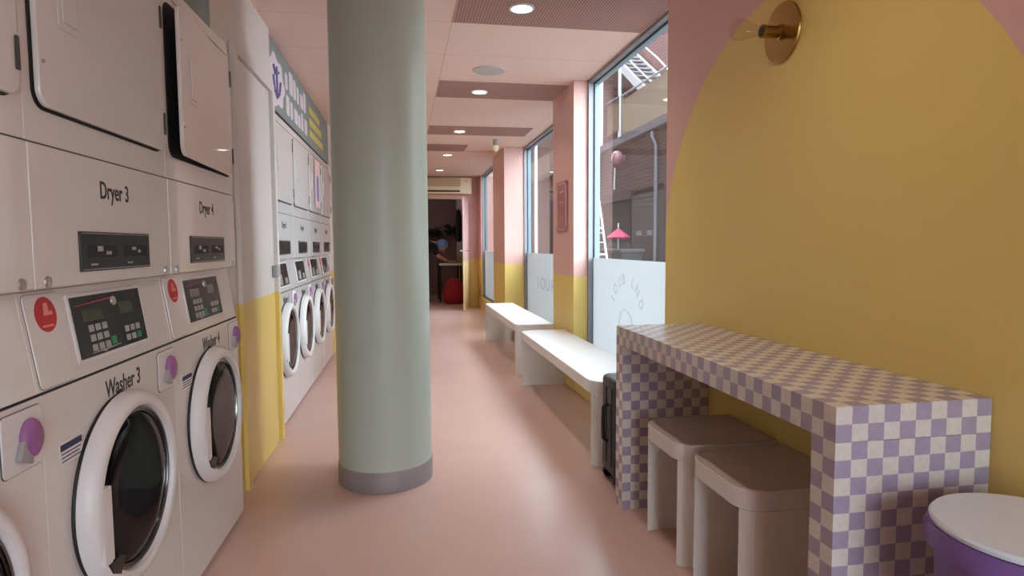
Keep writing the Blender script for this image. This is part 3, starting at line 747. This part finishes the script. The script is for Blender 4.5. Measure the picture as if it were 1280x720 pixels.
# local coordinates: +x towards the table
V = [(.05, 0, .93), (.10, 0, 1.02), (.22, 0, 1.12), (.32, 0, 1.16), (.385, -.01, 1.155), (.43, -.02, 1.14),    # pelvis .. neck .. head base 5
     (.46, -.02, 1.11),                                                                                          # 6 skull
     (.30, -.17, 1.12), (.40, -.22, .92), (.58, -.15, .815),                                                     # 7 8 9 right arm
     (.30, .17, 1.12), (.42, .22, .92), (.60, .12, .815),                                                        # 10 11 12 left arm
     (.06, -.10, .86), (.12, -.12, .48), (.02, -.13, .09), (.13, -.14, .035),                                    # 13.. right leg and foot
     (.06, .10, .86), (-.02, .12, .48), (-.12, .13, .09), (-.01, .14, .035)]
E_ = [(0, 1), (1, 2), (2, 3), (3, 4), (4, 5), (5, 6), (3, 7), (7, 8), (8, 9), (3, 10), (10, 11), (11, 12), (0, 13), (13, 14), (14, 15), (15, 16), (0, 17), (17, 18), (18, 19), (19, 20)]
Rr = [.13, .13, .14, .12, .055, .06, .085, .062, .045, .028, .062, .045, .028, .095, .062, .042, .035, .095, .062, .042, .035]
body = skinned('body', V, E_, Rr, 'skin', t)
# clothing: a slightly larger continuous layer over trunk, legs and upper arms
Vc = [V[i] for i in (0, 1, 2, 3, 7, 8, 10, 11, 13, 14, 15, 17, 18, 19)]
Ec = [(0, 1), (1, 2), (2, 3), (3, 4), (4, 5), (3, 6), (6, 7), (0, 8), (8, 9), (9, 10), (0, 11), (11, 12), (12, 13)]
skinned('clothing', Vc, Ec, [.145, .145, .155, .135, .075, .058, .075, .058, .11, .078, .06, .11, .078, .06], 'denim', t)
# head, face, hair covering
hb = bm_(); bmesh.ops.create_icosphere(hb, subdivisions=3, radius=1)
hb.transform(Matrix.Translation((.475, -.02, 1.10)) @ Matrix.Rotation(.9, 4, 'Y') @ Matrix.Diagonal((.098, .078, .118, 1)))
obj('head', hb, 'skin', t, True)
fc = Matrix.Translation((.475, -.02, 1.10)) @ Matrix.Rotation(.9, 4, 'Y')
for nm, p, r in (('nose', (.10, 0, -.015), (.022, .014, .024)), ('mouth', (.088, 0, -.06), (.012, .026, .008)), ('eye', (.086, -.032, .015), (.012, .012, .010)), ('eye', (.086, .032, .015), (.012, .012, .010)),
                 ('ear', (0, -.078, -.01), (.022, .012, .032)), ('ear', (0, .078, -.01), (.022, .012, .032))):
    q = bm_(); bmesh.ops.create_icosphere(q, subdivisions=2, radius=1); q.transform(fc @ Matrix.Translation(p) @ Matrix.Diagonal((*r, 1)))
    obj(nm, q, 'red' if nm == 'mouth' else ('ink' if nm == 'eye' else 'skin'), t, True)
q = bm_(); bmesh.ops.create_icosphere(q, subdivisions=3, radius=1)
for v in q.verts:
    if v.co.x > .35 and v.co.z < .25: v.co.x = .35*.6
    if v.co.z < -.55: v.co.z = -.55-(v.co.z+.55)*-.5
q.transform(fc @ Matrix.Translation((-.012, 0, .02)) @ Matrix.Diagonal((.122, .105, .145, 1)))
obj('head_covering', q, 'bluecap', t, True)
# hands: palm and five fingers each
for (hx, hy, s) in ((.60, -.145, -1), (.62, .115, 1)):
    vv = [(hx-.02, hy, .812), (hx+.03, hy, .806), (hx+.075, hy, .803)]; ee = [(0, 1), (1, 2)]; rr = [.026, (.038, .016), (.040, .014)]
    for f_, (dy_, ln) in enumerate(((-.030, .062), (-.010, .075), (.010, .070), (.030, .055))):
        n0 = len(vv); vv += [(hx+.085, hy+dy_, .803), (hx+.085+ln*.55, hy+dy_*1.15, .808), (hx+.085+ln, hy+dy_*1.2, .794)]
        ee += [(2, n0), (n0, n0+1), (n0+1, n0+2)]; rr += [.0095, .0088, .0075]
    n0 = len(vv); vv += [(hx+.035, hy-s*.040, .802), (hx+.070, hy-s*.060, .796)]; ee += [(1, n0), (n0, n0+1)]; rr += [.011, .009]
    skinned('hand', vv, ee, rr, 'skin', t, 0, 1)
for (fx, fy) in ((.09, -.135), (-.05, .135)):
    q = bm_(); prism(q, rrect(fx-.11, fx+.15, fy-.048, fy+.048, .04), .0, .085, bev=.02); obj('shoe', q, 'jacket', t, True)

b = bm_(); lathe(b, [(0, 0), (.20, .0), (.255, .05), (.272, .16), (.262, .28), (.225, .40), (.160, .49), (.09, .535), (.05, .545), (.03, .575), (0, .58)], n=40)
for v in b.verts:
    a = math.atan2(v.co.y, v.co.x); v.co.x *= 1+.025*math.cos(5*a+v.co.z*8); v.co.y *= 1+.025*math.sin(4*a+v.co.z*6)
bb = obj('bean_bag', b, 'beanbag', smooth=True); bb.location = (.985, 11.95, 0); bb.scale = (.82, .82, .90); tag(bb, 'red bean bag on the floor beyond the doorway', 'bean bag')
t = thing('jacket', 'black jacket hanging on the wall beyond the doorway', 'jacket', (1.23, 12.75, 1.20))
b = bm_()
prism(b, [(-.16, 0), (.16, 0), (.15, .35), (.10, .58), (.03, .66), (-.03, .66), (-.10, .58), (-.15, .35)], -.115, -.03, 'x', bev=.025); obj('coat', b, 'jacket', t, True)
for s in (-1, 1):
    b = bm_(); path(b, [(-.07, s*.11, .55), (-.075, s*.16, .35), (-.07, s*.175, .05)], .045, 10); obj('sleeve', b, 'jacket', t, True)
b = bm_(); path(b, [(0, 0, .70), (-.05, 0, .70), (-.07, 0, .66)], .008); obj('hanger', b, 'steel', t)
def plant(loc, label, w, h_, n, seed):
    rnd = random.Random(seed)
    t = thing('hanging_planter', label, 'plant', loc, 0, 'plants on the back room wall')
    b = bm_(); lathe(b, [(0, 0), (.055, 0), (.075, .11), (.080, .12), (.070, .12), (.05, .09), (0, .09)], n=24); obj('pot', b, 'lintel', t, True)
    b = bm_()
    for i in range(n):
        a = rnd.uniform(0, 2*PI); r = w*rnd.random()**.6; z = .12+rnd.uniform(-h_*.9, h_*.6)*(.35+r/w*.65)
        p = Vector((r*math.cos(a), .35*r*math.sin(a)-.03, z)); L_ = rnd.uniform(.05, .10)
        d = Vector((math.cos(a), .6*math.sin(a)-.3, rnd.uniform(-.9, .3))).normalized(); u = d.orthogonal().normalized()*L_*.32
        vs = [b.verts.new(p), b.verts.new(p+d*L_*.5+u), b.verts.new(p+d*L_), b.verts.new(p+d*L_*.5-u)]
        b.faces.new(vs)
    obj('foliage', b, 'leaf', t)
    b = bm_(); box(b, -.13, .13, -.10, .118, -.022, -.001, .003); obj('bracket', b, 'lintel', t)
plant((.66, 13.98, 1.33), 'trailing leafy plant on the back wall above the person', .16, .17, 160, 1)
plant((1.12, 13.98, 1.38), 'trailing leafy plant on the back wall, right of the other', .12, .16, 120, 2)

# ------------------------------------------------------------------ outside: lane, brick building, fire stair
b = bm_(); box(b, 1.72, 12, -8, 60, -.12, -.02); ln_ = obj('ground_lane', b, 'asphalt'); ln_['kind'] = 'structure'
b = bm_(); box(b, -8, 12, -14, -2.32, -.12, -.02); ln_ = obj('ground_street', b, 'asphalt'); ln_['kind'] = 'structure'
t = thing('brick_building', 'brick building across the lane, seen through the windows', 'building', (5, 8, 0))
b = bm_(); box(b, 0, 2.0, -4, 3.30, -.1, 3.40); obj('lower_wall', b, 'brick_low', t)
b = bm_(); box(b, 0.12, 2.0, 3.30, 6.9, -.1, 3.40); obj('bay_wall', b, 'brick_low', t)
b = bm_(); box(b, 0, .12, 3.30, 6.9, 2.30, 3.40); obj('bay_brickwork', b, 'brick_low', t)
b = bm_(); box(b, 0, 2.0, 6.9, 45, -.1, 3.40); obj('lower_wall', b, 'brick_low', t)
b = bm_(); box(b, 1.5, 4.0, -4, 45, 3.40, 6.9); obj('upper_wall', b, 'brick_up', t)
b = bm_(); box(b, -.10, 1.5, -4, 45, 3.40, 3.56, .01); obj('ledge', b, 'ledge', t)
b = bm_(); box(b, .02, .10, 5.12, 6.85, 1.18, 2.12); obj('opening_shade_panel', b, 'opening_shade', t)  # solid dark panel in place of the opening's inner shade
b = bm_(); box(b, -.04, .11, 5.0, 6.88, 2.13, 2.31, .005); obj('lintel', b, 'lintel', t)
b = bm_(); box(b, .03, .11, 3.32, 5.08, -.08, 2.20)
sh = obj('roller_shutter', b, 'shutter', t)
for i in range(24):
    q = bm_(); box(q, .018, .032, 3.34, 5.06, -.05+.094*i, .0+.094*i); obj('shutter_slat', q, 'shutter', sh, key=('slat', i))
for yy in (4.60, 4.02):
    q = bm_(); box(q, .005, .03, yy-.13, yy+.13, 1.31, 1.41, .004); obj('wall_plate', q, 'greymetal', t)
b = bm_(); box(b, .02, .12, 5.14, 6.86, -.08, 1.16); obj('low_panel', b, 'bins', t)
b = bm_(); box(b, .02, 1.49, 9.0, 45, 3.57, 7.4); obj('tall_wall', b, 'brick_low', t)
b = bm_(); box(b, -.03, .015, 12.2, 30, 3.565, 4.25); obj('pale_band', b, 'cream', t)
# terrace parapet
t = thing('terrace_parapet', 'cream panel parapet on the terrace across the lane', 'parapet', (5.0, 8, 3.56))
b = bm_(); box(b, -.05, 0, 2.2, 5.55, .03, .80); obj('parapet_panel', b, 'cream', t)
b = bm_(); box(b, -.05, 0, 5.56, 6.55, .18, .88); k_ = obj('parapet_panel', b, 'tan', t); k_['label'] = 'darker tan panel'
b = bm_(); path(b, [(-.06, 2.2, .86), (-.06, 5.58, .90)], .022); obj('rail', b, 'greymetal', t)
b = bm_(); path(b, [(-.06, 5.58, .90), (-.06, 6.62, .94)], .030); obj('rail', b, 'ledge', t)
b = bm_(); path(b, [(-.08, 5.56, .004), (-.08, 5.56, .92)], .022); obj('post', b, 'whitemetal', t)
# fire stair
t = thing('fire_stair', 'white steel fire stair rising above the terrace', 'staircase', (5.7, 8, 3.56))
S0, S1 = Vector((0, 5.3, .75)), Vector((0, 8.3, 2.65))
b = bm_(); box(b, -.02, .02, 0, (S1-S0).length, -.16, .06); o = obj('stringer', b, 'whitemetal', t); o.location = S0; o.rotation_euler = (math.atan2(S1.z-S0.z, S1.y-S0.y), 0, 0)
b = bm_(); box(b, -.02, .02, 0, (S1-S0).length, -.16, .06); o = obj('stringer', b, 'whitemetal', t); o.location = S0+Vector((.7, 0, 0)); o.rotation_euler = (math.atan2(S1.z-S0.z, S1.y-S0.y), 0, 0)
for i in range(11):
    p = S0.lerp(S1, (i+.5)/11); q = bm_(); box(q, .02, .68, p.y-.12, p.y+.12, p.z-.02, p.z+.01); obj('tread', q, 'greymetal', t)
for dz in (.30, .62, .95):
    q = bm_(); path(q, [S0+Vector((0, 0, dz)), S1+Vector((0, 0, dz))], .018); obj('rail', q, 'whitemetal', t)
q = bm_(); path(q, [(0, 4.6, .004), (0, 4.6, 1.2), S0+Vector((0, 0, .95))], .02); obj('rail', q, 'whitemetal', t)
for xx, yy, z0, z1 in ((-.05, 7.6, .004, 2.3), (-.75, 7.0, .004, 1.7)):
    q = bm_(); path(q, [(xx, yy, z0), (xx, yy, z1)], .045); obj('post', q, 'whitemetal', t)
q = bm_(); box(q, 0, .76, 8.3, 8.95, 2.5, 2.66); obj('landing', q, 'lintel', t)
# things on the wall and in the lane
t = thing('flood_lamp', 'round pinkish lamp on a bracket on the brick wall', 'lamp', (5, 13.45, 3.08))
b = bm_(); lathe(b, [(0, -.30), (.09, -.29), (.14, -.24), (.15, -.17), (.11, -.10), (.04, -.08), (.03, -.03)], 'x', 24); obj('lamp_head', b, 'floodglass', t, True)
b = bm_(); tube(b, (-.03, 0, 0), (-.004, 0, 0), .07, n=20); obj('wall_mount', b, 'greymetal', t)
b = bm_(); path(b, [(4.94, 11.75, 3.36), (4.90, 11.68, 3.25), (4.94, 11.58, 3.08), (4.94, 11.58, -.02)], .035); tag(obj('drain_pipe', b, 'ledge', smooth=True), 'grey drain pipe bending down the brick wall', 'pipe')
b = bm_(); path(b, [(4.975, 14.05, 2.92), (4.975, 14.08, 2.42)], .02); tag(obj('conduit', b, 'whitemetal', smooth=True), 'short white conduit upright on the brick wall', 'pipe')
t = thing('step_ladder', 'white step ladder leaning in the lane outside the window', 'ladder', (2.6, 8.27, -.02), 0)
for (p0, p1) in (((0, .95, 0), (0, .04, 2.45)), ((0, -1.06, 0), (0, 0, 2.45)), ((-.42, .95, 0), (-.36, .04, 2.45)), ((-.42, -1.06, 0), (-.36, 0, 2.45))):
    q = bm_(); path(q, [p0, p1], .014); obj('rail', q, 'whitemetal', t, True)
for i in range(1, 7):
    f = i/7.2; q = bm_(); y_ = -1.06+1.06*f; z_ = 2.45*f; box(q, -.41, 0, y_-.035, y_+.035, z_-.012, z_+.012, .002); obj('step', q, 'whitemetal', t)
for f in (.48, .53):
    q = bm_(); path(q, [(0, .95-.91*f, 2.45*f), (0, -1.06+1.06*f, 2.45*f)], .009); obj('spreader', q, 'whitemetal', t)
b = bm_(); path(b, [(2.6, 11.9, -.02), (2.6, 11.9, 3.6)], .035); tag(obj('drain_pipe', b, 'whitemetal', smooth=True), 'white standing pipe outside the middle window', 'pipe')
t = thing('parasol', 'pink cloth parasol folded low in front of the shop opening', 'parasol', (4.6, 12.75, -.02))
b = bm_(); lathe(b, [(0, 1.50), (.04, 1.48), (.20, 1.40), (.40, 1.30), (.38, 1.27), (.18, 1.36), (0, 1.44)], n=8, sq=(.6, 1)); obj('canopy', b, 'umbrella', t)
b = bm_(); tube(b, (0, 0, .02), (0, 0, 1.60), .016); obj('pole', b, 'whitemetal', t)
b = bm_(); lathe(b, [(0, 0), (.2, 0), (.2, .03), (.03, .05), (0, .05)], n=24); obj('base', b, 'bins', t)
def wheelie(x_, y_, label):
    t = thing('wheelie_bin', label, 'bin', (x_, y_, -.02), 0, 'bins in the lane')
    b = bm_(); prism(b, rrect(-.24, .24, -.26, .26, .04), .06, .98, bev=.01); obj('tub', b, 'bins', t)
    b = bm_(); prism(b, rrect(-.26, .27, -.28, .28, .04), .98, 1.05, bev=.015); obj('lid', b, 'shutter', t)
    for s in (-1, 1):
        b = bm_(); tube(b, (.20, s*.22-.02, .09), (.20, s*.22+.02, .09), .09, n=20); obj('wheel', b, 'rubber', t)
wheelie(4.5, 13.75, 'grey wheeled bin in the lane, left of the parasol')
wheelie(4.5, 11.9, 'grey wheeled bin in the lane, right of the parasol')

# ------------------------------------------------------------------ light: overcast sky, the ceiling lamps, one added fill lamp in the back room
wd = bpy.data.worlds.new('World'); bpy.context.scene.world = wd; wd.use_nodes = True; nt = wd.node_tree
bg = nt.nodes['Background']; bg.inputs['Strength'].default_value = 17
tc = nt.nodes.new('ShaderNodeTexCoord'); s = nt.nodes.new('ShaderNodeSeparateXYZ'); nt.links.new(tc.outputs['Generated'], s.inputs[0])
rp = nt.nodes.new('ShaderNodeValToRGB'); rp.color_ramp.elements[0].color = (.70, .79, .88, 1); rp.color_ramp.elements[1].color = (.76, .885, 1.0, 1)
nt.links.new(s.outputs['Z'], rp.inputs[0]); nt.links.new(rp.outputs[0], bg.inputs['Color'])
t = thing('fill_lamp', 'unseen fill lamp added in the room beyond the doorway', 'lamp', (-.6, 12.8, 2.52))  # lamp added out of view to brighten the back room
b = bm_(); lathe(b, [(.10, 0), (.10, -.03), (.08, -.05), (0, -.055)], n=24); obj('fill_lamp_cover', b, 'plastic_white', t, True)
ld = bpy.data.lights.new('room_fill', 'POINT'); ld.energy = 14; ld.shadow_soft_size = .1; ld.color = (1, .9, .85)
lo = bpy.data.objects.new('room_fill', ld); C.objects.link(lo); lo.location = (-.6, 12.8, 2.36)

# ------------------------------------------------------------------ camera
f, yaw, pitch, roll, hgt = 771.25734, 0.17586, 0.06997, -0.00607, 1.1313
cy, sy, cp, sp_ = math.cos(yaw), math.sin(yaw), math.cos(pitch), math.sin(pitch)
F = Vector((sy*cp, cy*cp, -sp_)); Rt = Vector((cy, -sy, 0)); U = Rt.cross(F)
R2 = Rt*math.cos(roll)+U*math.sin(roll); U2 = -Rt*math.sin(roll)+U*math.cos(roll)
cam = bpy.data.cameras.new('camera'); co = bpy.data.objects.new('camera', cam); C.objects.link(co)
co.matrix_world = Matrix(((R2.x, U2.x, -F.x, 0), (R2.y, U2.y, -F.y, 0), (R2.z, U2.z, -F.z, hgt), (0, 0, 0, 1)))
cam.sensor_width = 36; cam.sensor_fit = 'HORIZONTAL'; cam.lens = f/1280*36; cam.clip_start = .02; cam.clip_end = 200
sc = bpy.context.scene; sc.camera = co
sc.view_settings.view_transform = 'Standard'; sc.view_settings.look = 'None'; sc.view_settings.gamma = 1; sc.view_settings.exposure = 0.0
sc.view_settings.use_curve_mapping = False
sc.cycles.max_bounces = 10; sc.cycles.diffuse_bounces = 6; sc.cycles.transparent_max_bounces = 12
sc.cycles.use_denoising = True
sc.cycles.sample_clamp_indirect = 4
